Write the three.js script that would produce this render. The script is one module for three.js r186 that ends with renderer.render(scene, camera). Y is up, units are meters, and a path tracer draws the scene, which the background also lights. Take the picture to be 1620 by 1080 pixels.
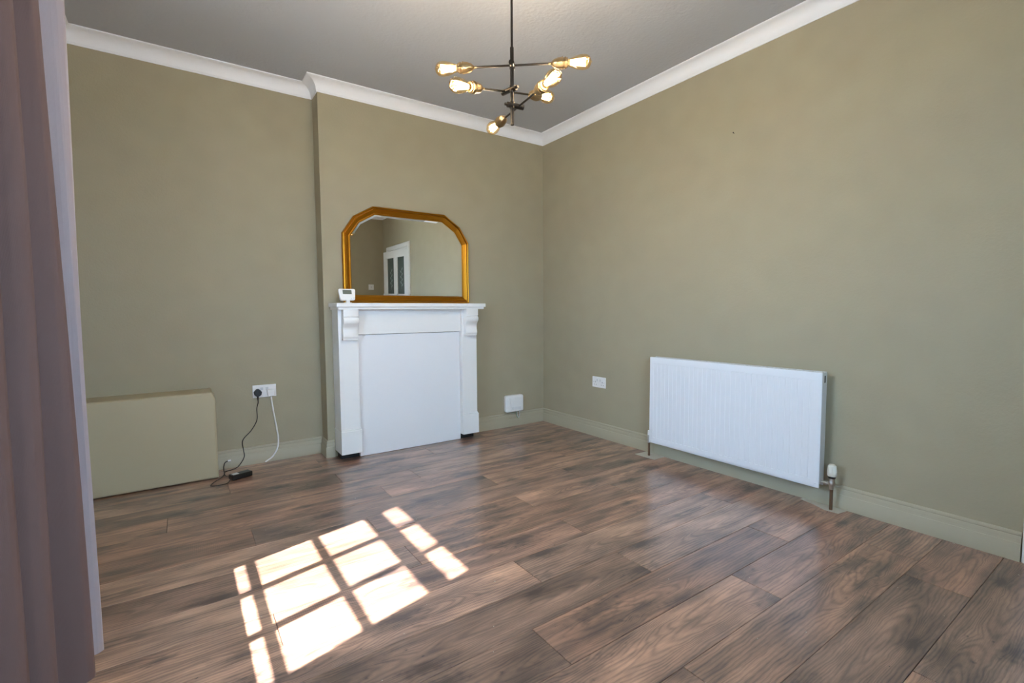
import * as THREE from 'three';
import { RoundedBoxGeometry } from 'three/addons/geometries/RoundedBoxGeometry.js';
import { mergeGeometries, toCreasedNormals } from 'three/addons/utils/BufferGeometryUtils.js';
import { ImprovedNoise } from 'three/addons/math/ImprovedNoise.js';

// ---------------------------------------------------------------- camera, sky, sun, exposure
const scene = new THREE.Scene();
const renderer = new THREE.WebGLRenderer({ antialias: true });
renderer.toneMapping = THREE.LinearToneMapping;
renderer.toneMappingExposure = 1.05;
renderer.shadowMap.enabled = true;

const camera = new THREE.PerspectiveCamera(2 * Math.atan(540 / 758.55) * 180 / Math.PI, 1.5, 0.05, 120);
{
  const yaw = 0.6042, pitch = 0.0635, roll = -0.0067, { sin, cos } = Math;
  const F = new THREE.Vector3(sin(yaw) * cos(pitch), -sin(pitch), -cos(yaw) * cos(pitch));
  const R = new THREE.Vector3(cos(yaw), 0, sin(yaw)), U = new THREE.Vector3().crossVectors(R, F);
  const R2 = R.clone().multiplyScalar(cos(roll)).addScaledVector(U, sin(roll));
  const U2 = U.clone().multiplyScalar(cos(roll)).addScaledVector(R, -sin(roll));
  camera.position.set(-2.7754, 1.03, 3.5068);
  camera.quaternion.setFromRotationMatrix(new THREE.Matrix4().makeBasis(R2, U2, F.clone().negate()));
}

scene.background = new THREE.Color().setRGB(0.475, 0.72, 1.0);
scene.backgroundIntensity = 22;

const sun = new THREE.DirectionalLight(new THREE.Color().setRGB(1.0, 0.96, 0.91), 48);
sun.position.set(-2.2 - 8, 0.02 + 8 * 1.2, 1.6 + 8 * 0.275);
sun.target.position.set(-2.2, 0, 1.6);
sun.castShadow = true;
sun.shadow.mapSize.set(2048, 2048);
Object.assign(sun.shadow.camera, { left: -5, right: 5, top: 5, bottom: -5, near: 1, far: 30 });
scene.add(sun, sun.target);
const LAMP = { color: new THREE.Color().setRGB(1.0, 0.80, 0.55), power: 0.34 };

// ---------------------------------------------------------------- room measures (metres)
const XL = -3.287, XB = -1.949, DEP = 0.153, ZR = 4.25, HC = 2.603, HB = 2.523;
const DOOR0 = 3.195, DOOR1 = 3.99, DOORH = 1.985;

// ---------------------------------------------------------------- helpers
function rng(seed) { let s = seed >>> 0; return () => { s = (s + 0x6D2B79F5) | 0; let t = Math.imul(s ^ (s >>> 15), 1 | s); t = (t + Math.imul(t ^ (t >>> 7), 61 | t)) ^ t; return ((t ^ (t >>> 14)) >>> 0) / 4294967296; }; }
const taken = {};
function numbered(n) { const k = taken[n] = (taken[n] ?? -1) + 1; return k ? n + '_' + String(k).padStart(3, '0') : n; }
function soft(g, deg = 35) { return toCreasedNormals(g.index ? g.toNonIndexed() : g, deg * Math.PI / 180); }
function plain(g) {                                     // same attributes everywhere, so that shapes can be joined
  g = g.index ? g.toNonIndexed() : g;
  for (const k of Object.keys(g.attributes)) if (!['position', 'normal', 'uv'].includes(k)) g.deleteAttribute(k);
  if (!g.attributes.normal) g.computeVertexNormals();
  if (!g.attributes.uv) g.setAttribute('uv', new THREE.BufferAttribute(new Float32Array(g.attributes.position.count * 2), 2));
  return g;
}
const join = (list) => list.length === 1 ? plain(list[0]) : mergeGeometries(list.map(plain));
function boxUV(g) {                                     // uv in metres, by the face's main direction
  g = plain(g);
  const p = g.attributes.position, u = g.attributes.uv, a = new THREE.Vector3(), b = new THREE.Vector3(), c = new THREE.Vector3(), n = new THREE.Vector3();
  for (let i = 0; i < p.count; i += 3) {
    a.fromBufferAttribute(p, i); b.fromBufferAttribute(p, i + 1); c.fromBufferAttribute(p, i + 2);
    n.crossVectors(b.clone().sub(a), c.clone().sub(a));
    const ax = Math.abs(n.x), ay = Math.abs(n.y), az = Math.abs(n.z);
    [a, b, c].forEach((v, k) => { if (ay >= ax && ay >= az) u.setXY(i + k, v.x, v.z); else if (ax >= az) u.setXY(i + k, v.z, v.y); else u.setXY(i + k, v.x, v.y); });
  }
  return g;
}
function obj(name, geos, m, parent = scene) {
  const g = boxUV(join(Array.isArray(geos) ? geos : [geos]));
  return put(name, g, m, parent);
}
function put(name, g, m, parent = scene) {
  const o = new THREE.Mesh(g, m);
  o.name = parent === scene ? numbered(name) : name;
  o.castShadow = o.receiveShadow = true;
  parent.add(o);
  return o;
}
function struct(name, geos, m) { const o = obj(name, geos, m); o.userData.kind = 'structure'; return o; }
function structGroup(name) { const o = new THREE.Group(); o.name = numbered(name); o.userData.kind = 'structure'; scene.add(o); return o; }
function tag(o, label, category, group) { Object.assign(o.userData, { label, category }); if (group) o.userData.group = group; return o; }
function thing(name, label, category, at = [0, 0, 0], turn = 0, group) {
  const o = new THREE.Group(); o.name = numbered(name); o.position.set(...at); o.rotation.y = turn; scene.add(o);
  return tag(o, label, category, group);
}
const V = (x, y, z) => new THREE.Vector3(x, y, z);
function bx(x0, x1, y0, y1, z0, z1, r = 0) {
  const w = x1 - x0, h = y1 - y0, d = z1 - z0;
  const g = r ? new RoundedBoxGeometry(w, h, d, 2, Math.min(r, w / 2.01, h / 2.01, d / 2.01)) : new THREE.BoxGeometry(w, h, d);
  return plain(g).translate((x0 + x1) / 2, (y0 + y1) / 2, (z0 + z1) / 2);
}
function along(g, from, to) {                           // a shape built up the y axis from 0, laid from one point towards another
  const d = to.clone().sub(from).normalize();
  return plain(g).applyQuaternion(new THREE.Quaternion().setFromUnitVectors(V(0, 1, 0), d)).translate(from.x, from.y, from.z);
}
function rod(from, to, r, r2 = r, seg = 16) { const l = from.distanceTo(to); return along(new THREE.CylinderGeometry(r2, r, l, seg).translate(0, l / 2, 0), from, to); }
function lathe(pts, seg = 28) { return soft(new THREE.LatheGeometry(pts.map(([r, y]) => new THREE.Vector2(Math.max(r, 1e-5), y)), seg), 40); }
function tube(pts, r, seg = 80, rad = 8) { return plain(new THREE.TubeGeometry(new THREE.CatmullRomCurve3(pts.map((p) => V(...p)), false, 'centripetal'), seg, r, rad, false)); }
function prism(pts, depth, bevel = 0, seg = 2) {        // outline in x, y; from z = 0 to depth, its edges bevelled
  const s = new THREE.Shape(pts.map(([x, y]) => new THREE.Vector2(x, y)));
  return plain(new THREE.ExtrudeGeometry(s, { depth: depth - 2 * bevel, bevelEnabled: bevel > 0, bevelThickness: bevel, bevelSize: bevel, bevelOffset: -bevel, bevelSegments: seg, curveSegments: 10 })).translate(0, 0, bevel);
}
function triangles(list) {
  const g = new THREE.BufferGeometry();
  g.setAttribute('position', new THREE.BufferAttribute(new Float32Array(list.flatMap((v) => [v.x, v.y, v.z])), 3));
  g.computeVertexNormals();
  return plain(g);
}
// A profile [offset to the left of travel, height] swept along a path with mitred corners; one geometry per segment.
function sweep(path, closed, profile, place = (a, b, h) => V(a, h, b), crease = 30) {
  const n = path.length, segs = closed ? n : n - 1, dir = [], nor = [];
  for (let i = 0; i < segs; i++) { const [ax, ay] = path[i], [bx_, by] = path[(i + 1) % n], l = Math.hypot(bx_ - ax, by - ay); dir.push([(bx_ - ax) / l, (by - ay) / l]); nor.push([-(by - ay) / l, (bx_ - ax) / l]); }
  const at = (i, d, h) => {
    const n1 = nor[closed ? (i - 1 + n) % n : Math.max(i - 1, 0)], n2 = nor[closed ? i % n : Math.min(i, segs - 1)], k = 1 + n1[0] * n2[0] + n1[1] * n2[1];
    return place(path[i % n][0] + d * (n1[0] + n2[0]) / k, path[i % n][1] + d * (n1[1] + n2[1]) / k, h);
  };
  const caps = THREE.ShapeUtils.triangulateShape(profile.map(([d, h]) => new THREE.Vector2(d, h)), []);
  const out = [];
  for (let i = 0; i < segs; i++) {
    const t = [];
    for (let k = 0; k < profile.length; k++) {
      const [d0, h0] = profile[k], [d1, h1] = profile[(k + 1) % profile.length];
      const a = at(i, d0, h0), b = at(i + 1, d0, h0), c = at(i + 1, d1, h1), e = at(i, d1, h1);
      t.push(a, b, c, a, c, e);
    }
    for (const j of [i, i + 1]) for (const tri of caps) { const q = tri.map((k) => at(j, ...profile[k])); t.push(...(j === i ? q : q.reverse())); }
    let vol = 0; for (let k = 0; k < t.length; k += 3) vol += t[k].dot(t[k + 1].clone().cross(t[k + 2]));
    if (vol < 0) for (let k = 0; k < t.length; k += 3) [t[k + 1], t[k + 2]] = [t[k + 2], t[k + 1]];
    out.push(soft(triangles(t), crease));
  }
  return out;
}

// ---------------------------------------------------------------- procedural textures and materials
const noise = new ImprovedNoise();
function fbm(x, y, z, oct = 4) { let s = 0, a = 0.5; for (let i = 0; i < oct; i++) { s += a * noise.noise(x, y, z + i * 7.3); x *= 2.03; y *= 2.03; a *= 0.5; } return s; }
function dataTexture(w, h, f, srgb) {
  const d = new Uint8Array(w * h * 4);
  for (let j = 0; j < h; j++) for (let i = 0; i < w; i++) { const c = f(i / w, j / h, i, j), k = (j * w + i) * 4; d[k] = c[0]; d[k + 1] = c[1]; d[k + 2] = c[2]; d[k + 3] = 255; }
  const t = new THREE.DataTexture(d, w, h);
  t.wrapS = t.wrapT = THREE.RepeatWrapping; t.magFilter = THREE.LinearFilter; t.minFilter = THREE.LinearMipmapLinearFilter; t.generateMipmaps = true;
  if (srgb) t.colorSpace = THREE.SRGBColorSpace;
  t.needsUpdate = true;
  return t;
}
const clamp8 = (v) => Math.max(0, Math.min(255, v));
const tileNoise = (u, v, k, z) => { // repeats over 0..1 by blending
  const a = noise.noise(u * k, v * k, z), b = noise.noise((u - 1) * k, v * k, z), c = noise.noise(u * k, (v - 1) * k, z), d = noise.noise((u - 1) * k, (v - 1) * k, z);
  const p = u, q = v; return (a * (1 - p) + b * p) * (1 - q) + (c * (1 - p) + d * p) * q;
};
const rollerBump = dataTexture(512, 512, (u, v) => { const g = 128 + 70 * tileNoise(u, v, 60, 1.5) + 60 * tileNoise(u, v, 120, 4.2) + 40 * tileNoise(u, v, 9, 8.1); const c = clamp8(g); return [c, c, c]; });
rollerBump.repeat.set(1 / 0.6, 1 / 0.6);
const artexBump = dataTexture(512, 512, (u, v) => { const g = 128 + 120 * tileNoise(u, v, 46, 2.5) + 80 * Math.abs(tileNoise(u, v, 90, 5.2)); const c = clamp8(g); return [c, c, c]; });
artexBump.repeat.set(1 / 0.7, 1 / 0.7);
const mottle = dataTexture(512, 512, (u, v) => { const g = 247 + 4 * tileNoise(u, v, 5, 3.3) + 6 * tileNoise(u, v, 17, 6.1); const c = clamp8(g); return [c, clamp8(c + 2 * tileNoise(u, v, 7, 9)), clamp8(c - 1)]; }, true);
mottle.repeat.set(1 / 2.3, 1 / 2.3);
const weave = dataTexture(256, 256, (u, v) => { const g = 128 + 50 * Math.sin(u * Math.PI * 2 * 64) + 50 * Math.sin(v * Math.PI * 2 * 64) + 40 * tileNoise(u, v, 30, 2); const c = clamp8(g); return [c, c, c]; });
weave.repeat.set(1 / 0.06, 1 / 0.06);
const std = (css, o = {}) => new THREE.MeshStandardMaterial({ color: css, roughness: 0.6, ...o });
const phys = (css, o = {}) => new THREE.MeshPhysicalMaterial({ color: css, roughness: 0.5, ...o });
const M = {
  wall: std('#aaa087', { roughness: 0.72, map: mottle, bumpMap: rollerBump, bumpScale: 0.0009 }),
  skirting: std('#ada48d', { roughness: 0.45 }),
  box: std('#b6aa8c', { roughness: 0.5, bumpMap: rollerBump, bumpScale: 0.0003 }),
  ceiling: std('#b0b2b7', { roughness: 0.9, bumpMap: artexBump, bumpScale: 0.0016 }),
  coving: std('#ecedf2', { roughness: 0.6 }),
  hall: std('#8d8a80', { roughness: 0.8 }),
  white: std('#e9e8e6', { roughness: 0.4 }),
  board: std('#e6e6e8', { roughness: 0.5 }),
  upvc: std('#eeeeee', { roughness: 0.35 }),
  plastic: phys('#ecebea', { roughness: 0.3, clearcoat: 0.3 }),
  cream: phys('#dcd8cc', { roughness: 0.4 }),
  plasticGrey: phys('#cfd0d2', { roughness: 0.4 }),
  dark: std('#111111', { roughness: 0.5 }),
  black: phys('#0d0e10', { roughness: 0.4 }),
  radiator: phys('#e2e5ea', { roughness: 0.28, clearcoat: 0.4, clearcoatRoughness: 0.2 }),
  radiatorSide: std('#c9c7c4', { roughness: 0.4 }),
  steel: std('#b9b6b0', { roughness: 0.3, metalness: 1 }),
  copper: std('#7d6552', { roughness: 0.45, metalness: 1 }),
  bronze: std('#4b4744', { roughness: 0.32, metalness: 1 }),
  brass: std('#9c8766', { roughness: 0.34, metalness: 1 }),
  gilt: std('#b47a20', { roughness: 0.3, metalness: 0.9, bumpMap: rollerBump, bumpScale: 0.0006 }),
  giltDark: std('#7a4a12', { roughness: 0.45, metalness: 0.6 }),
  mirror: std('#eef2f0', { roughness: 0.0, metalness: 1 }),
  glass: phys('#ffffff', { roughness: 0, transmission: 1, thickness: 0, ior: 1.5 }),
  frosted: phys('#56645d', { roughness: 0.3, transmission: 0.35, thickness: 0 }),
  etched: std('#8f9b96', { roughness: 0.8 }),
  lcd: phys('#5d665d', { roughness: 0.25 }),
  curtain: phys('#674d46', { roughness: 0.85, sheen: 0.4, sheenRoughness: 0.6, bumpMap: weave, bumpScale: 0.0004, side: THREE.DoubleSide }),
  lining: phys('#b8a29e', { roughness: 0.9, transmission: 0.35, thickness: 0, bumpMap: weave, bumpScale: 0.0003, side: THREE.DoubleSide }),
  subfloor: std('#2a1d16', { roughness: 0.9 }),
  filler: std('#b9b4a6', { roughness: 0.9 }),
  bouncePaving: std('#bab6ac', { roughness: 0.95 }),  // unseen paving outside, paled to bounce daylight up to the ceiling
  green: std('#3f9a5a', { roughness: 0.5 }),
};
M.bulb = phys('#ffecc8', { roughness: 0, transmission: 1, thickness: 0, emissive: new THREE.Color().setRGB(1.0, 0.70, 0.32), emissiveIntensity: 0.42 });
M.filament = std('#ffe2b0', { emissive: new THREE.Color().setRGB(1.0, 0.80, 0.50), emissiveIntensity: 14 });

// Six printed laminate boards, 1.285 m by 0.192 m each: cathedral grain, streaks, knots.
const BL = 1.285, BW = 0.192;
function boardTexture(seed) {
  const R = rng(seed * 977 + 5), W = 1536, H = 256, z = seed * 13.7;
  const knots = []; for (let i = 0, n = 2 + Math.floor(R() * 3); i < n; i++) knots.push([R() * BL, R() * BW, 0.014 + R() * 0.024, 0.5 + R() * 0.6]);
  const hearts = [[R() * BL, (0.3 + 0.4 * R()) * BW, 0.05 + 0.03 * R()], [R() * BL, (0.3 + 0.4 * R()) * BW, 0.05 + 0.04 * R()]];
  const tone = 0.84 + 0.30 * R(), red = R();
  const bump = new Uint8Array(W * H * 4);
  const map = dataTexture(W, H, (u, v, i, j) => {
    const x = u * BL, y = v * BW;
    let wx = x + 0.05 * fbm(x * 4, y * 14, z, 3), wy = y + 0.020 * fbm(x * 3.2, y * 7, z + 4, 3) + 0.004 * noise.noise(x * 18, y * 40, z);
    let dark = 0;
    for (const [kx, ky, kr, ks] of knots) {
      const dx = (x - kx) * 0.5, dy = y - ky, d = Math.hypot(dx, dy) / kr, w = Math.exp(-d * d * 0.6);
      wy += dy * w * 0.9; 
      const blot = Math.exp(-Math.pow(Math.hypot(dx * 0.9, dy * 1.25) / kr, 2) * (0.9 + 1.6 * fbm(x * 30, y * 55, z + 9, 3)));
      dark += ks * blot;
    }
    let ring = 0, near = 1e9;
    for (const [hx, hy, hs] of hearts) { const d = Math.hypot((wx - hx) * hs * 1.6, wy - hy); if (d < near) near = d; }
    const straight = wy, mixk = THREE.MathUtils.smoothstep(near, 0.03, 0.07);
    const f = near * (1 - mixk) + (0.05 + Math.abs(straight - hearts[0][1])) * mixk;
    ring = 0.5 + 0.5 * Math.sin(f * 2 * Math.PI / 0.0125 + 3 * noise.noise(x * 2, y * 5, z + 2));
    ring = Math.pow(ring, 2.2);
    const pore = Math.max(0, noise.noise(x * 26, y * 620, z + 3)) * 0.9 + Math.max(0, noise.noise(x * 60, y * 900, z + 6)) * 0.5;
    const cloud = fbm(x * 3.2, y * 12, z + 20, 4), streak = fbm(x * 1.3, y * 46, z + 31, 3);
    let t = 0.59 + 0.66 * cloud + 0.34 * streak - 0.17 * ring - 0.20 * pore - 0.48 * Math.min(dark, 1.1);
    const saw = THREE.MathUtils.smoothstep(noise.noise(x * 2.1, y * 4, z + 50), 0.25, 0.55); t -= 0.07 * saw * (0.5 + 0.5 * Math.sin(x * 2 * Math.PI / 0.007));
    t = Math.max(0.02, Math.min(1.05, t));
    const k = (j * W + i) * 4, b = clamp8(150 - 90 * pore - 30 * ring); bump[k] = bump[k + 1] = bump[k + 2] = b; bump[k + 3] = 255;
    const lo = [70, 56, 53], hi = [222 + 8 * red, 178 - 4 * red, 148 - 8 * red];
    return lo.map((c, q) => clamp8((c + (hi[q] - c) * t) * tone));
  }, true);
  const bm = new THREE.DataTexture(bump, W, H); bm.wrapS = bm.wrapT = THREE.RepeatWrapping; bm.magFilter = THREE.LinearFilter; bm.needsUpdate = true;
  return [map, bm];
}
const boardMaterials = [];
for (let s = 1; s <= 6; s++) {
  const [map, bm] = boardTexture(s);
  for (const c of [[1, 1, 1], [0.84, 0.82, 0.84]]) boardMaterials.push(new THREE.MeshPhysicalMaterial({ color: new THREE.Color().setRGB(...c), map, bumpMap: bm, bumpScale: 0.00025, roughness: 0.42, ior: 1.55, clearcoat: 1, clearcoatRoughness: 0.2 }));
}

// ---------------------------------------------------------------- the setting: floor boards
{
  const floor = structGroup('floor');
  const slab = obj('subfloor', [bx(XL, 0, -0.1, -0.009, -DEP, ZR)], M.subfloor, floor);
  const known = { '-8': -0.3, '-7': -0.56, '-6': -2.54, '-5': -0.765, '-4': -1.28, '-3': -0.70, '-2': -1.27, '-1': -0.40, 0: -1.285, 1: -1.878, 2: -1.05, 3: -1.62, 4: -0.50, 5: -1.1, 6: -0.4, 7: -1.7, 8: -0.9, 9: -1.3, 10: -0.2 };
  known[-2] = -1.27; known[-3] = -0.72;
  const R = rng(77);
  const Z0 = 2.31 - 0.192; let pick = 0;
  for (let r = -12; r <= 11; r++) {
    let z0 = Z0 + r * BW, z1 = z0 + BW; if (z1 <= -DEP || z0 >= ZR) continue;
    let j0 = known[r] ?? -1.285 * R(); while (j0 > XL) j0 -= BL;
    for (let x0 = j0; x0 < 0; x0 += BL) {
      const a = Math.max(x0, XL), b = Math.min(x0 + BL, z0 < -0.01 ? XB : 0), c = Math.max(z0, -DEP), d = Math.min(z1, ZR);
      if (b - a < 0.02) continue;
      const gap = 0.0004 + 0.0009 * R(), ch = 0.0012, top = 0, lift = -0.0006 * R();
      const m = boardMaterials[(pick = (pick + 1 + Math.floor(R() * 10)) % 12)], fu = R() > 0.5, fv = R() > 0.5;
      const X = [a + gap, a + gap + ch, b - gap - ch, b - gap], Zs = [c + gap, c + gap + ch, d - gap - ch, d - gap], y0 = -0.009, y1 = top + lift - ch * 0.8, y2 = top + lift;
      const q = []; const quad = (A, B, C, D) => q.push(A, B, C, A, C, D);
      quad(V(X[1], y2, Zs[2]), V(X[2], y2, Zs[2]), V(X[2], y2, Zs[1]), V(X[1], y2, Zs[1]));
      quad(V(X[0], y1, Zs[3]), V(X[3], y1, Zs[3]), V(X[2], y2, Zs[2]), V(X[1], y2, Zs[2]));
      quad(V(X[3], y1, Zs[0]), V(X[0], y1, Zs[0]), V(X[1], y2, Zs[1]), V(X[2], y2, Zs[1]));
      quad(V(X[3], y1, Zs[3]), V(X[3], y1, Zs[0]), V(X[2], y2, Zs[1]), V(X[2], y2, Zs[2]));
      quad(V(X[0], y1, Zs[0]), V(X[0], y1, Zs[3]), V(X[1], y2, Zs[2]), V(X[1], y2, Zs[1]));
      quad(V(X[0], y0, Zs[3]), V(X[3], y0, Zs[3]), V(X[3], y1, Zs[3]), V(X[0], y1, Zs[3]));
      quad(V(X[3], y0, Zs[0]), V(X[0], y0, Zs[0]), V(X[0], y1, Zs[0]), V(X[3], y1, Zs[0]));
      quad(V(X[3], y0, Zs[3]), V(X[3], y0, Zs[0]), V(X[3], y1, Zs[0]), V(X[3], y1, Zs[3]));
      quad(V(X[0], y0, Zs[0]), V(X[0], y0, Zs[3]), V(X[0], y1, Zs[3]), V(X[0], y1, Zs[0]));
      const g = triangles(q), p = g.attributes.position, uv = g.attributes.uv;
      for (let i = 0; i < p.count; i++) { let u = (p.getX(i) - x0) / BL, v = (p.getZ(i) - z0) / BW; uv.setXY(i, fu ? 1 - u : u, fv ? 1 - v : v); }
      put('floor_board', g, m, floor);
    }
  }
  // pale filler where the boards were notched round the radiator pipes
  const fill = (pts) => prism(pts.map(([x, z]) => [x, -z]), 0.0022, 0.0005).rotateX(-Math.PI / 2);
  obj('filler_patch', fill([[-0.135, 1.222], [-0.132, 1.333], [-0.127, 1.389], [-0.02, 1.389], [-0.02, 1.232], [-0.075, 1.229]].reverse()), M.filler, floor);
  obj('filler_patch', fill([[-0.045, 2.30], [-0.062, 2.36], [-0.097, 2.44], [-0.092, 2.50], [-0.02, 2.51], [-0.02, 2.30]].reverse()), M.filler, floor);
}
// ---------------------------------------------------------------- walls and ceiling
const WZ0 = 1.505, WZ1 = 2.345, WY0 = 0.70, WY1 = 2.06, T = 0.3;
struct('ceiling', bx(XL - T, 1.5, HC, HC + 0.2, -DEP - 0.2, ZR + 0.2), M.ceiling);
struct('wall_back', bx(XL - T, 0.12, -0.1, HC, -DEP - 0.2, -DEP), M.wall);
struct('wall_chimney_breast', bx(XB, 0, -0.1, HC, -DEP, 0), M.wall);
struct('wall_right', [bx(0, 0.12, -0.1, HC, -DEP, DOOR0), bx(0, 0.12, DOORH, HC, DOOR0, DOOR1), bx(0, 0.12, -0.1, HC, DOOR1, ZR), bx(0, 0.12, -0.1, -0.002, DOOR0, DOOR1)], M.wall);
const RX0 = -2.6, RX1 = -1.46, RY0 = 0.85, RY1 = 2.1;
struct('wall_rear', [bx(XL - T, RX0, -0.1, HC, ZR, ZR + 0.2), bx(RX1, 0.12, -0.1, HC, ZR, ZR + 0.2), bx(RX0, RX1, -0.1, RY0, ZR, ZR + 0.2), bx(RX0, RX1, RY1, HC, ZR, ZR + 0.2)], M.wall);
struct('wall_left', [bx(XL - T, XL, -0.1, HC, -DEP, WZ0), bx(XL - T, XL, -0.1, HC, WZ1, ZR), bx(XL - T, XL, -0.1, WY0, WZ0, WZ1), bx(XL - T, XL, WY1, HC, WZ0, WZ1)], M.wall);
struct('ground', bx(-40, 40, -0.5, -0.35, -40, 40), M.bouncePaving);
// hall behind the door
struct('floor_hall', bx(0.12, 1.5, -0.1, 0, 2.7, ZR + 0.2), M.subfloor);
struct('wall_hall', [bx(1.4, 1.5, 0, HC, 2.7, ZR + 0.2), bx(0.12, 1.5, 0, HC, 2.6, 2.7), bx(0.12, 1.4, 0, HC, ZR, ZR + 0.2)], M.hall);

// coving round the ceiling and skirting round the floor
{
  const cove = [[0, HB], [0.006, HB], [0.008, HB + 0.009]];
  for (let i = 0; i <= 8; i++) { const a = i / 8 * Math.PI / 2; cove.push([0.0095 + 0.0595 * (1 - Math.cos(a)), HB + 0.010 + 0.060 * Math.sin(a)]); }
  cove.push([0.0787, HC - 0.0065], [0.0787, HC], [0, HC]);
  // travel so that the room lies to the left in (x, z)
  const ring = [[XL, -DEP], [XB, -DEP], [XB, 0], [0, 0], [0, ZR], [XL, ZR]];
  const left = (path) => path;
  sweep(left(ring), true, cove).forEach((g, i) => struct('trim_' + (i + 1), g, M.coving));
  const sk = [[0, 0.0], [0.018, 0.0], [0.018, 0.070], [0.0165, 0.0735], [0.013, 0.076], [0.0115, 0.082], [0.0125, 0.092], [0.011, 0.099], [0.0075, 0.103], [0.0095, 0.108], [0.0085, 0.114], [0.004, 0.119], [0, 0.120]];
  let n = 0; const names = ['back', 'breast_side', 'breast_left', 'breast_right', 'right', 'right_rear', 'rear', 'left'];
  for (const path of [[[-2.622, -DEP], [XB, -DEP], [XB, 0], [-1.905, 0]], [[-0.812, 0], [0, 0], [0, DOOR0 - 0.072]], [[0, DOOR1 + 0.072], [0, ZR], [XL, ZR], [XL, 0.06]]])
    sweep(path, false, sk).forEach((g) => struct('baseboard_' + names[n++], g, M.skirting));
}
// ---------------------------------------------------------------- window with small panes
{
  const w = structGroup('window_1'), X = -3.45, s = 1.2;
  const y = (xf) => s * (xf - X), yb = [[y(-2.558) - 0.312, y(-2.602)], [y(-2.558), y(-2.332)], [y(-2.288), y(-2.066)]], top = [y(-1.961), y(-1.798)];
  const zz = [[1.524, 1.764], [1.802, 2.040], [2.078, 2.318]];
  const F = (z0, z1, y0, y1, d = 0.03) => bx(X - d, X + d, y0, y1, z0, z1, 0.004);
  obj('frame', [F(WZ0, zz[0][0], WY0, WY1), F(zz[2][1], WZ1, WY0, WY1), F(WZ0, WZ1, top[1], WY1), F(WZ0, WZ1, WY0, yb[0][0]), F(WZ0, WZ1, yb[2][1] + 0.027, top[0] - 0.027, 0.027)], M.upvc, w);
  for (const k of [0, 1]) obj('glazing_bar', bx(X - 0.011, X + 0.011, yb[0][0], top[1], zz[k][1] + 0.001, zz[k + 1][0] - 0.001, 0.003), M.upvc, w);
  for (const k of [0, 1]) obj('glazing_bar', bx(X - 0.010, X + 0.010, yb[k][1] + 0.011, yb[k + 1][0] - 0.011, WZ0 + 0.01, WZ1 - 0.01, 0.003), M.upvc, w);
  for (const [y0, y1] of [...yb, top]) for (const [z0, z1] of zz) obj('pane', bx(X - 0.002, X + 0.002, y0 - 0.01, y1 + 0.01, z0 - 0.004, z1 + 0.004), M.glass, w);
  obj('sill', bx(-3.42, -3.237, WY0 - 0.008, WY0 + 0.022, WZ0 - 0.05, WZ1 + 0.05, 0.006), M.white, w);
}
{
  const w = structGroup('added_window_2'), Z = ZR + 0.12, n = 2, s = (RX1 - RX0) / n;       // added two-light casement behind the camera, invented to even out the light
  obj('frame', [bx(RX0, RX0 + 0.05, RY0, RY1, Z - 0.03, Z + 0.03, 0.004), bx(RX1 - 0.05, RX1, RY0, RY1, Z - 0.03, Z + 0.03, 0.004), bx(RX0, RX1, RY0, RY0 + 0.05, Z - 0.03, Z + 0.03, 0.004), bx(RX0, RX1, RY1 - 0.05, RY1, Z - 0.03, Z + 0.03, 0.004)], M.upvc, w);
  for (let i = 1; i < n; i++) obj('mullion', bx(RX0 + i * s - 0.03, RX0 + i * s + 0.03, RY0 + 0.04, RY1 - 0.04, Z - 0.03, Z + 0.03, 0.004), M.upvc, w);
  for (let i = 0; i < n; i++) obj('pane', bx(RX0 + i * s + 0.025, RX0 + i * s + s - 0.025, RY0 + 0.045, RY1 - 0.045, Z - 0.002, Z + 0.002), M.glass, w);
  obj('sill', bx(RX0 - 0.03, RX1 + 0.03, RY0 - 0.008, RY0 + 0.018, ZR - 0.04, Z - 0.031, 0.005), M.white, w);
}
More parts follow.
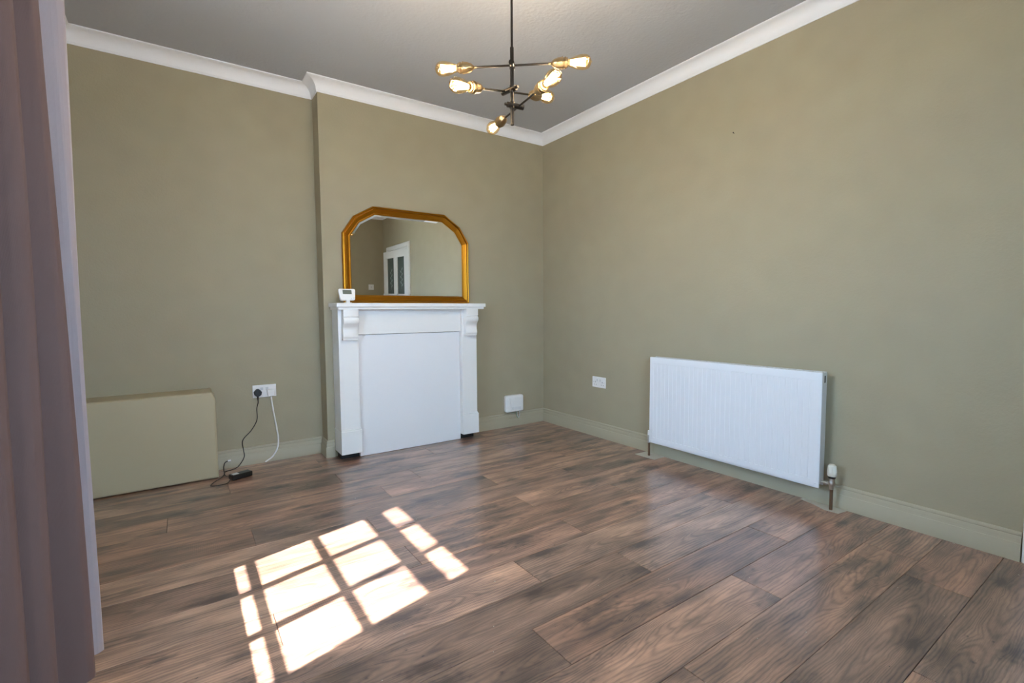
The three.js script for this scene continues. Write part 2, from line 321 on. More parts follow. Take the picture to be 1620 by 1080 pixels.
// ---------------------------------------------------------------- glazed door, ajar, beside the rear corner
{
  const d = structGroup('door_1');
  const arch = [[0, 0], [0, 0.018], [0.012, 0.018], [0.020, 0.022], [0.055, 0.020], [0.064, 0.013], [0.068, 0.010], [0.068, 0]];
  const path = [[DOOR1, -0.001], [DOOR1, DOORH], [DOOR0, DOORH], [DOOR0, -0.001]];
  obj('architrave', sweep(path, false, arch.map(([a, h]) => [-a, h]), (a, b, h) => V(-h, b, a)), M.white, d);
  obj('lining', [bx(0, 0.12, 0, DOORH, DOOR0 - 0.001, DOOR0 + 0.02), bx(0, 0.12, 0, DOORH, DOOR1 - 0.02, DOOR1 + 0.001), bx(0, 0.12, DOORH - 0.02, DOORH + 0.001, DOOR0, DOOR1)], M.white, d);
  const leaf = new THREE.Group(); leaf.name = 'leaf'; leaf.position.set(-0.004, 0.008, DOOR0 + 0.024); leaf.rotation.y = -0.14; d.add(leaf);
  const W = 0.728, H = 1.95, t = 0.036;
  const B = (z0, z1, y0, y1, x0 = 0, x1 = t, r = 0.003) => bx(x0, x1, y0, y1, z0, z1, r);
  const st = 0.105, mid = W / 2;
  obj('stile', B(0, st, 0, H), M.white, leaf); obj('stile', B(W - st, W, 0, H), M.white, leaf); obj('muntin', B(mid - 0.05, mid + 0.05, 0.2, H - 0.1), M.white, leaf);
  obj('rail', B(st, W - st, 0, 0.2), M.white, leaf); obj('rail', B(st, W - st, 0.72, 0.9), M.white, leaf); obj('rail', B(st, W - st, H - 0.105, H), M.white, leaf);
  for (const [a, b] of [[st, mid - 0.05], [mid + 0.05, W - st]]) {
    obj('panel', B(a - 0.005, b + 0.005, 0.195, 0.725, 0.012, 0.024, 0), M.white, leaf);
    obj('glass_panel', B(a - 0.005, b + 0.005, 0.895, H - 0.1, 0.016, 0.020, 0), M.frosted, leaf);
    const leaves = [];
    for (let i = 0; i < 7; i++) { const g = new THREE.SphereGeometry(1, 10, 6).scale(0.0008, 0.03, 0.011).rotateX((i % 2 ? 0.7 : -0.7)).translate(0.0155, 1.42 + i * 0.04, (a + b) / 2 + (i % 2 ? 0.018 : -0.018)); leaves.push(g); }
    leaves.push(rod(V(0.0155, 1.36, (a + b) / 2), V(0.0155, 1.70, (a + b) / 2), 0.0012, 0.0012, 6));
    obj('etched_motif', leaves, M.etched, leaf);
  }
  obj('handle', [bx(-0.006, 0, 0.93, 1.08, W - 0.075, W - 0.035, 0.002), rod(V(-0.004, 1.02, W - 0.055), V(-0.045, 1.02, W - 0.055), 0.008), rod(V(-0.045, 1.02, W - 0.055), V(-0.045, 1.02, W - 0.16), 0.008)], M.steel, leaf);
}

// ---------------------------------------------------------------- fireplace surround
{
  const t = thing('fire_surround', 'white painted wooden fire surround with scrolled corbels and a blanked-off opening', 'fireplace', [-1.355, 0, 0]);
  const L = -1.897 + 1.355, Rr = -0.812 + 1.355;
  obj('mantel_shelf', [bx(-0.563, 0.595, 1.064, 1.0915, 0.001, 0.222, 0.004), bx(-0.553, 0.585, 1.046, 1.066, 0.001, 0.21, 0.005)], M.white, t);
  for (const s of [0, 1]) {
    const a = s ? Rr - 0.135 : L, b = s ? Rr : L + 0.135;
    obj('pilaster', bx(a, b, 0.21, 1.047, 0.001, 0.158, 0.003), M.white, t);
    obj('plinth_block', [bx(a - 0.003, b + 0.005, 0.045, 0.205, 0.001, 0.173, 0.002), bx(a - 0.001, b + 0.002, 0.203, 0.214, 0.001, 0.166, 0.003)], M.white, t);
    // corbel: a side profile in (z, y), extruded across
    const ca = s ? Rr - 0.118 : L + 0.022, cb = ca + 0.104;
    const sh = new THREE.Shape(); sh.moveTo(0.15, 1.047); sh.lineTo(0.212, 1.047); sh.lineTo(0.212, 0.999); sh.lineTo(0.206, 0.996); sh.lineTo(0.206, 0.992);
    sh.bezierCurveTo(0.218, 0.985, 0.222, 0.962, 0.205, 0.945); sh.bezierCurveTo(0.192, 0.932, 0.186, 0.92, 0.187, 0.905);
    sh.bezierCurveTo(0.189, 0.885, 0.196, 0.875, 0.194, 0.862); sh.bezierCurveTo(0.192, 0.852, 0.187, 0.850, 0.187, 0.846); sh.lineTo(0.187, 0.838); sh.lineTo(0.15, 0.838); sh.closePath();
    const g = soft(new THREE.ExtrudeGeometry(sh, { depth: 0.104 - 0.006, bevelEnabled: true, bevelThickness: 0.003, bevelSize: 0.003, bevelOffset: -0.003, bevelSegments: 2, curveSegments: 12 }), 30);
    obj('corbel', g.rotateY(-Math.PI / 2).translate(cb - 0.003, 0, 0), M.white, t);
  }
  obj('frieze', bx(L + 0.134, Rr - 0.134, 0.872, 1.047, 0.001, 0.138, 0.002), M.white, t);
  const inf = obj('infill_panel', bx(L + 0.139, Rr - 0.137, 0.002, 0.869, 0.09, 0.122, 0.0015), M.board, t);
  obj('plinth_gap_shade', bx(L + 0.01, L + 0.137, 0.0, 0.046, 0.02, 0.10), M.dark, t); obj('plinth_gap_shade', bx(Rr - 0.135, Rr - 0.006, 0.0, 0.046, 0.02, 0.10), M.dark, t);  // dark blocks standing in for the shaded gap under the plinth blocks
}
// ---------------------------------------------------------------- gilt overmantel mirror
{
  const t = thing('mirror', 'gold framed overmantel mirror with clipped upper corners above the fireplace', 'mirror', [-1.309, 1.0925, 0.004]);
  const out = [[-0.508, 0], [0.508, 0], [0.508, 0.492], [0.428, 0.616], [0.292, 0.704], [-0.284, 0.704], [-0.424, 0.622], [-0.508, 0.498]];
  const place = (a, b, h) => V(a, b, h);
  const prof = [[0, 0], [0, 0.020], [0.004, 0.028], [0.010, 0.031], [0.0145, 0.027], [0.0165, 0.016], [0.019, 0.016], [0.0205, 0.024], [0.025, 0.0275], [0.031, 0.0250], [0.040, 0.0165], [0.047, 0.0125], [0.049, 0.0125], [0.050, 0.0165], [0.0535, 0.0180], [0.057, 0.016], [0.060, 0.011], [0.060, 0]];
  obj('frame', sweep(out, true, prof, place, 28), M.gilt, t);
  // inset the outline for the glass
  const inset = (d) => { const n = out.length; return out.map((p, i) => { const a = out[(i - 1 + n) % n], c = out[(i + 1) % n]; const l1 = Math.hypot(p[0] - a[0], p[1] - a[1]), l2 = Math.hypot(c[0] - p[0], c[1] - p[1]); const n1 = [-(p[1] - a[1]) / l1, (p[0] - a[0]) / l1], n2 = [-(c[1] - p[1]) / l2, (c[0] - p[0]) / l2], k = 1 + n1[0] * n2[0] + n1[1] * n2[1]; return [p[0] + d * (n1[0] + n2[0]) / k, p[1] + d * (n1[1] + n2[1]) / k]; }); };
  const g = prism(inset(0.073), 0.0045).translate(0, 0, 0.007);
  const glass = obj('mirror_glass', g, M.mirror, t);
  const ringShape = inset(0.057), inner = inset(0.073), q = [];
  for (let i = 0; i < 8; i++) { const j = (i + 1) % 8, a = V(...ringShape[i], 0.0102), b = V(...ringShape[j], 0.0102), c = V(...inner[j], 0.0115), d = V(...inner[i], 0.0115); q.push(a, b, c, a, c, d); }
  obj('bevelled_edge', triangles(q), M.mirror, glass);
}
// ---------------------------------------------------------------- room thermostat on the mantel
{
  const t = thing('thermostat', 'small white digital room thermostat on a stand at the left end of the mantel', 'thermostat', [-1.826, 1.0915, 0.145], 0);
  const c = []; const w = 0.057, w2 = 0.050, h0 = 0.016, h1 = 0.098, r = 0.014;
  const s = new THREE.Shape(); s.moveTo(-w2 + r, h0); s.lineTo(w2 - r, h0); s.quadraticCurveTo(w2, h0, w2 + 0.001, h0 + r); s.lineTo(w, h1 - r); s.quadraticCurveTo(w, h1, w - r, h1); s.lineTo(-w + r, h1); s.quadraticCurveTo(-w, h1, -w, h1 - r); s.lineTo(-w2 - 0.001, h0 + r); s.quadraticCurveTo(-w2, h0, -w2 + r, h0);
  const tilt = (g) => g.rotateX(-0.30);
  obj('body', tilt(plain(new THREE.ExtrudeGeometry(s, { depth: 0.016, bevelEnabled: true, bevelThickness: 0.004, bevelSize: 0.004, bevelOffset: -0.004, bevelSegments: 3, curveSegments: 8 }))), M.plastic, t);
  obj('screen', tilt(bx(-0.030, 0.030, 0.058, 0.088, 0.0195, 0.0212, 0.0005)), M.lcd, t);
  obj('button', tilt(rod(V(0.042, 0.03, 0.0195), V(0.042, 0.03, 0.0215), 0.004)), M.plasticGrey, t);
  obj('button', tilt(rod(V(0.024, 0.027, 0.0195), V(0.024, 0.027, 0.0215), 0.003)), M.plasticGrey, t);
  obj('stand', [bx(-0.013, 0.013, 0.0, 0.024, -0.002, 0.016, 0.003), bx(-0.022, 0.022, 0, 0.004, -0.015, 0.03, 0.0015)], M.plastic, t);
}
// ---------------------------------------------------------------- painted box in the alcove
{
  const t = thing('boxed_cupboard', 'low olive painted boxed-in cupboard filling the alcove behind the curtain', 'cupboard', [-2.95, 0, 0]);
  const L = XL + 2.95 + 0.001, Rr = -2.618 + 2.95, H = 0.545;
  const sh = [[L, 0.003], [Rr, 0.003], [Rr, H - 0.045], [Rr - 0.018, H - 0.001], [L, H - 0.001]];
  obj('body', prism(sh, 0.05 + DEP - 0.001 - 0.018, 0.0).translate(0, 0, -DEP + 0.001), M.box, t);
  const g = new THREE.ExtrudeGeometry(new THREE.Shape(sh.map(([x, y]) => new THREE.Vector2(x, y))), { depth: 0.004, bevelEnabled: true, bevelThickness: 0.014, bevelSize: 0.012, bevelOffset: -0.012, bevelSegments: 2 });
  obj('front_panel', plain(g).translate(0, 0, 0.0325), M.box, t);
}
// ---------------------------------------------------------------- double sockets
function doubleSocket(label, at, turn) {
  const t = thing('double_socket', label, 'socket', at, turn, undefined);
  obj('faceplate', bx(-0.073, 0.073, -0.043, 0.043, 0, 0.009, 0.003), M.plastic, t);
  for (const s of [-1, 1]) {
    obj('switch', bx(s * 0.016 - 0.008, s * 0.016 + 0.008, 0.006, 0.026, 0.008, 0.0115, 0.001).rotateX(-0.05), M.plasticGrey, t);
    obj('pin_holes', [bx(s * 0.04 - 0.0022, s * 0.04 + 0.0022, -0.004, 0.006, 0.0085, 0.0093), bx(s * 0.04 - 0.0145, s * 0.04 - 0.008, -0.022, -0.018, 0.0085, 0.0093), bx(s * 0.04 + 0.008, s * 0.04 + 0.0145, -0.022, -0.018, 0.0085, 0.0093)], M.dark, t);
    obj('screw', rod(V(s * 0.060, 0, 0.008), V(s * 0.060, 0, 0.0098), 0.003, 0.003, 12), M.steel, t);
  }
  return t;
}
doubleSocket('white double socket in the alcove with a black and a white plug in it', [-2.321, 0.494, -DEP], 0);
doubleSocket('empty white double socket low on the right wall left of the radiator', [0, 0.449, 0.732], -Math.PI / 2);
{
  const t = thing('power_adapter', 'black plug, thin cord and black power brick lying by the alcove skirting', 'adapter', [-2.364, 0.49, -DEP + 0.009]);
  const P = (list) => list.map(([x, y, z]) => [x + 2.364, y - 0.49, z + DEP - 0.009]);
  const sh = [[-0.0245, 0.003], [-0.016, 0.014], [-0.005, 0.024], [0.005, 0.024], [0.016, 0.014], [0.0245, 0.003], [0.021, -0.016], [0.010, -0.026], [-0.010, -0.026], [-0.021, -0.016]];
  obj('plug', [prism(sh, 0.03, 0.004, 3), rod(V(0, -0.022, 0.014), V(0, -0.052, 0.014), 0.0065, 0.0035, 12)], M.black, t);
  obj('cord', tube(P([[-2.364, 0.440, -0.130], [-2.363, 0.425, -0.131], [-2.372, 0.381, -0.143], [-2.374, 0.300, -0.146], [-2.411, 0.233, -0.146], [-2.465, 0.170, -0.145], [-2.462, 0.105, -0.136], [-2.461, 0.064, -0.128], [-2.499, 0.008, -0.118], [-2.540, 0.004, -0.078], [-2.575, 0.004, -0.060], [-2.586, 0.004, -0.015], [-2.578, 0.004, 0.045], [-2.566, 0.012, 0.100]]), 0.0027, 140), M.black, t);
  const brick = plain(new RoundedBoxGeometry(0.122, 0.031, 0.058, 3, 0.007)).rotateY(0.37).translate(-2.505 + 2.364, 0.0165 - 0.49, 0.112 + DEP - 0.009);
  const b = obj('brick', brick, M.black, t);
  obj('label_plate', plain(new RoundedBoxGeometry(0.034, 0.001, 0.034, 1, 0.0004)).rotateY(0.37).translate(-2.535 + 2.364, 0.0322 - 0.49, 0.122 + DEP - 0.009), M.plasticGrey, b);
  obj('output_lead', tube(P([[-2.565, 0.012, 0.160], [-2.585, 0.005, 0.196], [-2.640, 0.004, 0.204], [-2.668, 0.004, 0.186], [-2.650, 0.004, 0.13], [-2.606, 0.004, 0.055], [-2.585, 0.005, -0.015], [-2.584, 0.008, -0.085], [-2.581, 0.025, -0.120], [-2.572, 0.046, -0.127], [-2.556, 0.053, -0.128]]), 0.0027, 120), M.black, t);
  obj('connector', rod(V(...P([[-2.556, 0.053, -0.128]])[0]), V(...P([[-2.538, 0.054, -0.129]])[0]), 0.006, 0.006, 14), M.plastic, t);
}
{
  const t = thing('white_lead', 'white plug with thick white cable curving down to the alcove skirting', 'cable', [-2.285, 0.482, -DEP + 0.009]);
  const P = (list) => list.map(([x, y, z]) => [x + 2.285, y - 0.482, z + DEP - 0.009]);
  obj('plug', prism([[-0.0235, 0.020], [-0.021, 0.0225], [0.021, 0.0225], [0.0235, 0.020], [0.018, -0.021], [0.014, -0.025], [-0.014, -0.025], [-0.018, -0.021]], 0.026, 0.004, 3), M.plastic, t);
  obj('cable', tube(P([[-2.285, 0.460, -0.132], [-2.283, 0.445, -0.134], [-2.273, 0.361, -0.143], [-2.253, 0.218, -0.146], [-2.247, 0.151, -0.144], [-2.256, 0.090, -0.130], [-2.289, 0.036, -0.128], [-2.335, 0.006, -0.128]]), 0.005, 90, 10), M.plastic, t);
}
// ---------------------------------------------------------------- cable outlet box right of the fireplace
{
  const t = thing('cable_box', 'white plastic cable outlet box near the corner with a green wire loop under it', 'outlet box', [-0.352, 0.207, 0]);
  const r = 0.018, w = 0.094, h = 0.074, s = new THREE.Shape();
  s.moveTo(-w + r, -h); s.quadraticCurveTo(0, -h - 0.004, w - r, -h); s.quadraticCurveTo(w, -h, w, -h + r); s.lineTo(w, h - r); s.quadraticCurveTo(w, h, w - r, h); s.quadraticCurveTo(0, h + 0.005, -w + r, h); s.quadraticCurveTo(-w, h, -w, h - r); s.lineTo(-w, -h + r); s.quadraticCurveTo(-w, -h, -w + r, -h);
  obj('cover', soft(new THREE.ExtrudeGeometry(s, { depth: 0.026, bevelEnabled: true, bevelThickness: 0.012, bevelSize: 0.012, bevelOffset: -0.012, bevelSegments: 4, curveSegments: 10 }), 40).translate(0, 0, 0.002), M.plastic, t);
  obj('flap', prism([[-0.060, 0.056], [0.066, 0.056], [0.060, -0.066], [-0.042, -0.066]], 0.006, 0.002).translate(0, 0, 0.0385), M.plastic, t);
  const sl = []; for (let i = 0; i < 7; i++) sl.push(bx(-0.036 + i * 0.0145, -0.030 + i * 0.0145, -0.056, -0.030, 0.0435, 0.0452, 0.0005));
  obj('grille_slot', sl, M.plasticGrey, t);
  obj('wire', tube([[0.030, -0.07, 0.022], [0.034, -0.11, 0.021], [0.046, -0.135, 0.020], [0.058, -0.125, 0.021], [0.060, -0.07, 0.022]], 0.0028, 40), M.plasticGrey, t);
  obj('earth_wire', tube([[0.026, -0.07, 0.020], [0.029, -0.105, 0.019], [0.040, -0.132, 0.018], [0.050, -0.140, 0.019]], 0.0025, 30), M.green, t);
}
// ---------------------------------------------------------------- radiator
{
  const Z0 = 1.321, Z1 = 2.410, L = Z1 - Z0, Y0 = 0.105, H = 0.6;
  const t = thing('radiator', 'white ribbed panel radiator hung low on the right wall', 'radiator', [0, Y0, Z0]);
  // local: along z from 0 to L, up y, front face at x = -0.105
  const nz = 33, per = L - 0.056, pitch = per / nz, zs = [0, 0.003, 0.020, 0.023], hz = [0, 1, 1, 2];
  const cols = [[0, -0.004, 0], [0.0035, 0, 0], [0.021, 0, 0], [0.0235, -0.0022, 0]];
  for (let i = 0; i < nz; i++) { const a = 0.028 + i * pitch; cols.push([a + pitch * 0.12, -0.0022, 0], [a + pitch * 0.24, -0.0022, 1], [a + pitch * 0.32, -0.0022, 1.1], [a + pitch * 0.66, -0.0022, 1.0], [a + pitch * 0.82, -0.0022, 0]); }
  cols.push([L - 0.0235, -0.0022, 0], [L - 0.021, 0, 0], [L - 0.0035, 0, 0], [L, -0.004, 0]);
  const rows = [[0, -0.004, 0], [0.0035, 0, 0], [0.021, 0, 0], [0.0235, -0.0022, 0], [0.040, -0.0022, 0], [0.049, -0.0022, 0.85], [0.054, -0.0022, 1], [0.3, -0.0022, 1], [0.549, -0.0022, 1], [0.553, -0.0022, 0.9], [0.559, -0.0022, 0], [H - 0.0035, -0.0022, 0], [H, -0.004, 0]];
  const q = [], pt = (r, c) => V(-0.105 + Math.max(-Math.min(r[1], c[1]), 0) + 0.0095 * r[2] * c[2], r[0], c[0]);
  for (let i = 0; i + 1 < rows.length; i++) for (let j = 0; j + 1 < cols.length; j++) { const a = pt(rows[i], cols[j]), b = pt(rows[i], cols[j + 1]), c = pt(rows[i + 1], cols[j + 1]), d = pt(rows[i + 1], cols[j]); q.push(a, b, c, a, c, d); }
  obj('front_panel', [soft(triangles(q), 35), bx(-0.101, -0.094, 0.001, H - 0.001, 0.001, L - 0.001)], M.radiator, t);
  obj('back_panel', bx(-0.046, -0.036, 0.004, H - 0.004, 0.004, L - 0.004, 0.003), M.radiator, t);
  for (const z of [0.0035, L - 0.0085]) {
    const side = obj('side_cover', bx(-0.097, -0.037, 0.02, H - 0.003, z, z + 0.005, 0.002), M.radiatorSide, t);
    obj('vent_slot', bx(-0.068, -0.054, H - 0.055, H - 0.018, z + (z > 0.5 ? 0.0035 : -0.0015), z + (z > 0.5 ? 0.0055 : 0.0005), 0.0009), M.dark, side);
  }
  const gr = [bx(-0.096, -0.092, H - 0.006, H + 0.001, 0.004, L - 0.004), bx(-0.048, -0.040, H - 0.006, H + 0.001, 0.004, L - 0.004)];
  for (let z = 0.012; z < L - 0.01; z += 0.024) gr.push(bx(-0.094, -0.044, H - 0.008, H - 0.001, z, z + 0.004));
  obj('top_grille', gr, M.radiatorSide, t);
  const fins = []; for (let z = 0.03; z < L - 0.03; z += 0.033) fins.push(bx(-0.092, -0.048, 0.05, H - 0.05, z, z + 0.001));
  obj('convector_fins', fins, M.radiatorSide, t);
  for (const z of [0.15, L - 0.15]) obj('bracket', [bx(-0.040, -0.001, 0.05, H - 0.06, z, z + 0.03, 0.001)], M.radiatorSide, t);
  // thermostatic valve at the right end (near end), local z beyond L
  const zv = 2.457 - Z0, xv = -0.070, y = (w) => w - Y0;
  const valve = obj('thermostatic_valve', [along(lathe([[0.0001, 0], [0.010, 0], [0.011, 0.004], [0.0115, 0.022], [0.014, 0.026], [0.0145, 0.038], [0.012, 0.044], [0.0125, 0.060], [0.0001, 0.060]], 20), V(xv, y(0.108), zv), V(xv, y(0.2), zv)), rod(V(xv, y(0.136), zv - 0.005), V(xv, y(0.136), L - 0.004), 0.0075, 0.0075, 12), along(new THREE.CylinderGeometry(0.012, 0.012, 0.012, 6), V(xv, y(0.136), zv - 0.026), V(xv, y(0.136), zv))], M.steel, t);
  obj('collar', along(lathe([[0.0001, 0], [0.0155, 0], [0.017, 0.006], [0.0165, 0.014], [0.0001, 0.014]], 20), V(xv, y(0.166), zv), V(xv, y(0.3), zv)), M.dark, valve);
  const head = lathe([[0.0001, 0], [0.019, 0], [0.0215, 0.004], [0.0212, 0.018], [0.0175, 0.058], [0.014, 0.064], [0.0001, 0.0655]], 24);
  const ribs = []; for (let i = 0; i < 20; i++) { const a = i / 20 * Math.PI * 2; ribs.push(rod(V(0.0205 * Math.cos(a), 0.022, 0.0205 * Math.sin(a)), V(0.0172 * Math.cos(a), 0.058, 0.0172 * Math.sin(a)), 0.0016, 0.0014, 6)); }
  obj('thermostatic_head', join([head, ...ribs]).scale(1, 0.92, 1).translate(xv, y(0.178), zv), M.cream, valve);
  obj('pipe', rod(V(xv, y(0.001), zv), V(xv, y(0.11), zv), 0.0078), M.copper, t);
  // lockshield valve at the far end and its pipe, with a second pipe running behind
  const zl = 1.305 - Z0, xl = -0.082;
  const lock = obj('lockshield_valve', [rod(V(xl, y(0.095), zl), V(xl, y(0.15), zl), 0.011, 0.011, 14), rod(V(xl, y(0.136), zl), V(xl, y(0.136), 0.004), 0.0075, 0.0075, 12)], M.steel, t);
  obj('cap', rod(V(xl, y(0.15), zl), V(xl, y(0.182), zl), 0.0115, 0.010, 16), M.plastic, lock);
  obj('pipe', rod(V(xl, y(0.001), zl), V(xl, y(0.098), zl), 0.0078), M.copper, t);
}
// ---------------------------------------------------------------- pendant lamp
{
  const X = -1.595, Z = 1.81;
  const t = thing('pendant_lamp', 'dark bronze pendant lamp with three crossed arms and six glowing filament bulbs', 'pendant lamp', [X, HC, Z]);
  const A = (x, y, z) => V(x - X, y - HC, z - Z);
  obj('ceiling_rose', along(lathe([[0.0001, -0.024], [0.05, -0.024], [0.056, -0.018], [0.056, 0], [0.0001, 0]]), V(0, 0, 0), V(0, 1, 0)), M.bronze, t);
  obj('rod', [rod(A(X, 2.10, Z), A(X, HC - 0.02, Z), 0.0052)], M.bronze, t);
  obj('centre_tube', [rod(A(X, 1.808, Z), A(X, 2.122, Z), 0.0078, 0.0078, 20), rod(A(X, 2.120, Z), A(X, 2.126, Z), 0.0078, 0.0055, 20)], M.bronze, t);
  const bulbShape = lathe([[0.0125, 0.0], [0.0135, 0.004], [0.0165, 0.014], [0.0215, 0.030], [0.0268, 0.052], [0.0292, 0.070], [0.0280, 0.086], [0.0230, 0.098], [0.0150, 0.105], [0.0065, 0.1085], [0.0026, 0.111], [0.0001, 0.113]], 32);
  const rods = []; for (let k = 0; k < 8; k++) { const a = k / 8 * Math.PI * 2; rods.push(rod(V(0.0075 * Math.cos(a), 0.014, 0.0075 * Math.sin(a)), V(0.0145 * Math.cos(a + 0.5), 0.076, 0.0145 * Math.sin(a + 0.5)), 0.0032, 0.0032, 8)); }
  const holderShape = lathe([[0.0001, 0], [0.0045, 0], [0.0050, 0.006], [0.0045, 0.010], [0.0085, 0.014], [0.0165, 0.024], [0.0215, 0.040], [0.0225, 0.054], [0.0240, 0.056], [0.0240, 0.060], [0.0205, 0.0605], [0.0205, 0.0645], [0.0222, 0.066], [0.0222, 0.073], [0.0190, 0.0745], [0.0190, 0.080], [0.0125, 0.080], [0.0125, 0.074]], 28);
  const stemShape = lathe([[0.0001, 0], [0.006, 0], [0.0045, 0.010], [0.0022, 0.014], [0.0022, 0.030], [0.0001, 0.031]], 14);
  const arms = [[A(-1.849, 2.05, 1.602), A(-1.339, 2.05, 2.021)], [A(-1.900, 1.886, 1.838), A(-1.298, 2.026, 1.715)], [A(-1.524, 1.889, 1.518), A(-1.610, 1.889, 2.128)]];
  arms.forEach(([p, q], i) => {
    const mid = p.clone().add(q).multiplyScalar(0.5), d = q.clone().sub(p).normalize(), L = p.distanceTo(q), hl = 0.080 + 0.100;
    // closest point of the arm to the tube: that is where the clamp holds it
    const dh = Math.hypot(d.x, d.z), tt = -(p.x * d.x + p.z * d.z) / (dh * dh), near = p.clone().addScaledVector(d, tt);
    const side = new THREE.Vector3().crossVectors(d, V(0, 1, 0)).normalize();
    const off = i === 0 ? 0.016 : i === 1 ? 0.016 : near.clone().setY(0).length();
    obj('arm', rod(p.clone().addScaledVector(d, hl - 0.004), q.clone().addScaledVector(d, -hl + 0.004), 0.0044, 0.0044, 12), M.bronze, t);
    const c0 = V(0, near.y, 0), out = near.clone().sub(c0); if (out.length() < 0.004) out.copy(side).multiplyScalar(0.012);
    const u = out.clone().normalize(), reach = Math.max(near.clone().sub(c0).length(), 0.008);
    const clamp = obj('clamp', [rod(c0.clone().addScaledVector(u, -0.022), c0.clone().addScaledVector(u, reach + 0.022), 0.0112, 0.0112, 18), rod(c0.clone().add(V(0, -0.013, 0)), c0.clone().add(V(0, 0.013, 0)), 0.0105, 0.0105, 18)], M.bronze, t);
    obj('knob', rod(c0.clone().addScaledVector(u, -0.034), c0.clone().addScaledVector(u, -0.021), 0.0058, 0.0058, 12), M.bronze, clamp);
    for (const [end, way] of [[p, d], [q, d.clone().negate()]]) {     // from the bulb's tip inwards
      const base = end.clone().addScaledVector(way, hl), face = base.clone().addScaledVector(way, -0.080), outwards = way.clone().negate();
      obj('bulb_holder', along(holderShape.clone(), base, base.clone().add(outwards)), M.brass, t);
      const start = face.clone().addScaledVector(outwards, -0.004);
      const b = put('bulb', along(bulbShape.clone().scale(1, 0.92, 1), start, start.clone().add(outwards)), M.bulb, t);
      put('filament', along(join(rods).clone(), start, start.clone().add(outwards)), M.filament, b);
      const l = new THREE.PointLight(LAMP.color, LAMP.power, 0, 2);
      l.position.copy(start).addScaledVector(outwards, 0.048); l.castShadow = true; l.shadow.radius = 1; l.shadow.camera.near = 0.01;
      t.add(l);
    }
  });
}
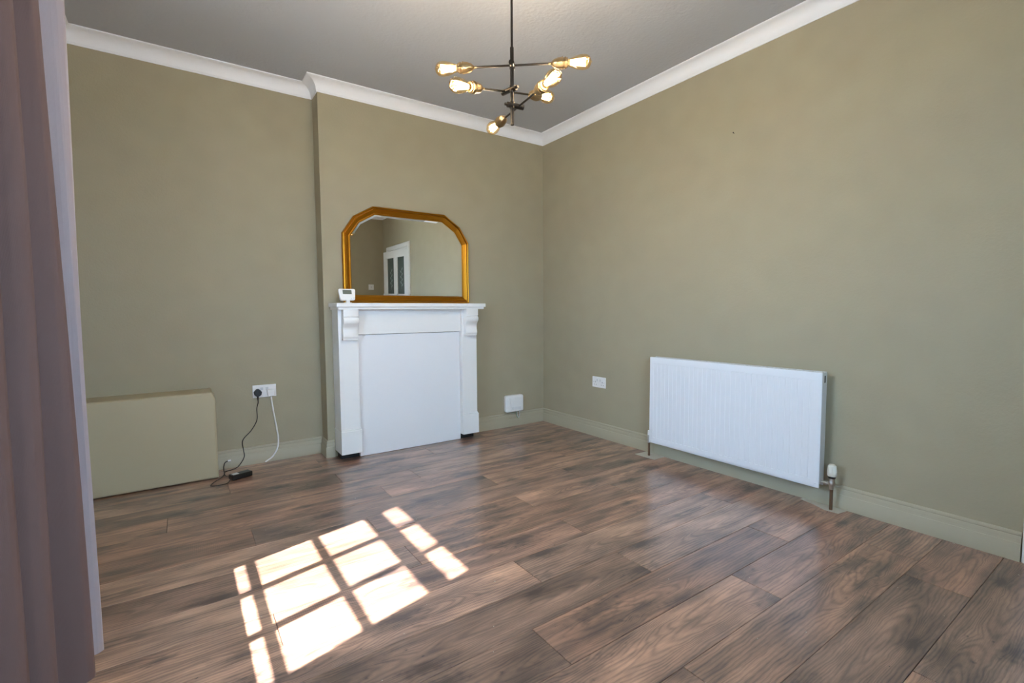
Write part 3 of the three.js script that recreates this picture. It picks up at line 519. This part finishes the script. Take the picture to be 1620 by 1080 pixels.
// ---------------------------------------------------------------- curtain at the window
{
  const t = thing('curtain', 'gathered mauve curtain with a pale lilac lining hanging at the window', 'curtain', [-3.05, 0.325, 2.45]);
  const Y0 = 0.325, Y1 = 2.34;
  const build = (path, dy0, thick) => {                             // path: (x, z) at the hem and at the top
    const n = 160, m = 44, P = [];
    const hem = new THREE.CatmullRomCurve3(path.map(([x, z]) => V(x, 0, z)), false, 'centripetal'), top = new THREE.CatmullRomCurve3(path.map(([x, z, a, b]) => V(a ?? x, 0, b ?? z)), false, 'centripetal');
    const A = hem.getPoints(n), B = top.getPoints(n), grid = [];
    for (let j = 0; j <= m; j++) {
      const k = j / m, row = [];
      for (let i = 0; i <= n; i++) { const p = A[i].clone().lerp(B[i], k); const sway = 0.004 * Math.sin(k * 5 + i * 0.05) * Math.sin(k * Math.PI); row.push(V(p.x + sway + 3.05, dy0 + k * (Y1 - Y0 - dy0), p.z - 2.45 + 0.003 * Math.sin(k * 9 + i * 0.08))); }
      grid.push(row);
    }
    const nrm = (j, i) => { const a = grid[j][Math.max(i - 1, 0)], b = grid[j][Math.min(i + 1, n)]; return V(-(b.z - a.z), 0, b.x - a.x).normalize(); };
    const back = grid.map((row, j) => row.map((p, i) => p.clone().addScaledVector(nrm(j, i), thick)));
    const q = [];
    for (const [g, flip] of [[grid, false], [back, true]]) for (let j = 0; j < m; j++) for (let i = 0; i < n; i++) { const a = g[j][i], b = g[j][i + 1], c = g[j + 1][i + 1], d = g[j + 1][i]; flip ? q.push(a, c, b, a, d, c) : q.push(a, b, c, a, c, d); }
    for (let i = 0; i < n; i++) q.push(grid[0][i], back[0][i + 1], grid[0][i + 1], grid[0][i], back[0][i], back[0][i + 1]);
    for (const i of [0, n]) for (let j = 0; j < m; j++) q.push(grid[j][i], grid[j + 1][i], back[j + 1][i], grid[j][i], back[j + 1][i], back[j][i]);
    return soft(triangles(q), 60);
  };
  obj('curtain_fabric', build([[-3.245, 2.74], [-3.205, 2.70], [-3.13, 2.70], [-3.10, 2.66], [-3.15, 2.60], [-3.16, 2.57], [-3.085, 2.53], [-3.05, 2.505], [-3.07, 2.475], [-3.09, 2.465], [-3.045, 2.445], [-3.015, 2.425], [-3.012, 2.408], [-3.04, 2.395], [-3.035, 2.388], [-2.998, 2.385], [-2.985, 2.370], [-2.995, 2.355], [-3.03, 2.342], [-3.03, 2.334], [-2.99, 2.328], [-2.950, 2.318, -2.970, 2.320], [-2.944, 2.302, -2.968, 2.303], [-2.962, 2.285, -2.985, 2.285]], 0, 0.003), M.curtain, t);
  obj('lining', build([[-2.965, 2.288, -2.988, 2.288], [-2.962, 2.276, -2.975, 2.276], [-2.952, 2.268], [-2.940, 2.266], [-2.934, 2.258], [-2.945, 2.250], [-2.985, 2.262], [-3.03, 2.31], [-3.08, 2.36], [-3.13, 2.42]], 0.02, 0.002), M.lining, t);
  const rail = thing('curtain_pole', 'dark metal curtain pole over the window', 'curtain pole', [-3.06, 2.37, 1.95]);
  obj('pole', rod(V(0, 0, -0.75), V(0, 0, 0.85), 0.012), M.bronze, rail);
  for (const s of [-0.75, 0.85]) obj('finial', new THREE.SphereGeometry(0.022, 16, 12).translate(0, 0, s), M.bronze, rail);
  for (const s of [-0.6, 0.8]) obj('bracket', [rod(V(0, 0, s), V(XL + 3.06, 0, s), 0.007), rod(V(XL + 3.06, 0, s), V(XL + 3.065, 0, s), 0.025)], M.bronze, rail);
}
// ---------------------------------------------------------------- small things
{
  const t = thing('light_switch', 'white light switch on the rear wall seen in the mirror', 'switch', [-0.21, 1.43, ZR], Math.PI);
  obj('faceplate', bx(-0.043, 0.043, -0.043, 0.043, 0, 0.008, 0.003), M.plastic, t);
  obj('rocker', bx(-0.008, 0.008, -0.014, 0.014, 0.007, 0.011, 0.002), M.plasticGrey, t);
}
{
  const t = thing('nail', 'tiny dark nail high on the right wall', 'nail', [0, 2.082, 1.844]);
  obj('shank', rod(V(0, 0, 0), V(-0.010, 0.003, 0), 0.0016, 0.0016, 8), M.bronze, t);
  obj('head', rod(V(-0.010, 0.003, 0), V(-0.0115, 0.0035, 0), 0.004, 0.004, 10), M.bronze, t);
}
{
  const R = rng(3), list = [];
  for (let i = 0; i < 150; i++) {
    const edge = R() < 0.35, x = edge ? -0.022 - 0.02 * R() : -2.6 + 2.5 * R(), z = edge ? 0.6 + 2.4 * R() : 0.5 + 3.0 * R(), s = 0.0007 + 0.0012 * R() * R();
    list.push(new THREE.IcosahedronGeometry(s, 0).scale(1 + R(), 0.5, 1 + R()).rotateY(R() * 3).translate(x, s * 0.4, z));
  }
  const o = obj('dust_specks', list, M.filler); o.userData.kind = 'stuff'; tag(o, 'white specks of plaster dust scattered over the dark floor boards', 'dust');
}
scene.traverse((o) => { if (o.isMesh) o.castShadow = o.receiveShadow = true; });
renderer.render(scene, camera);
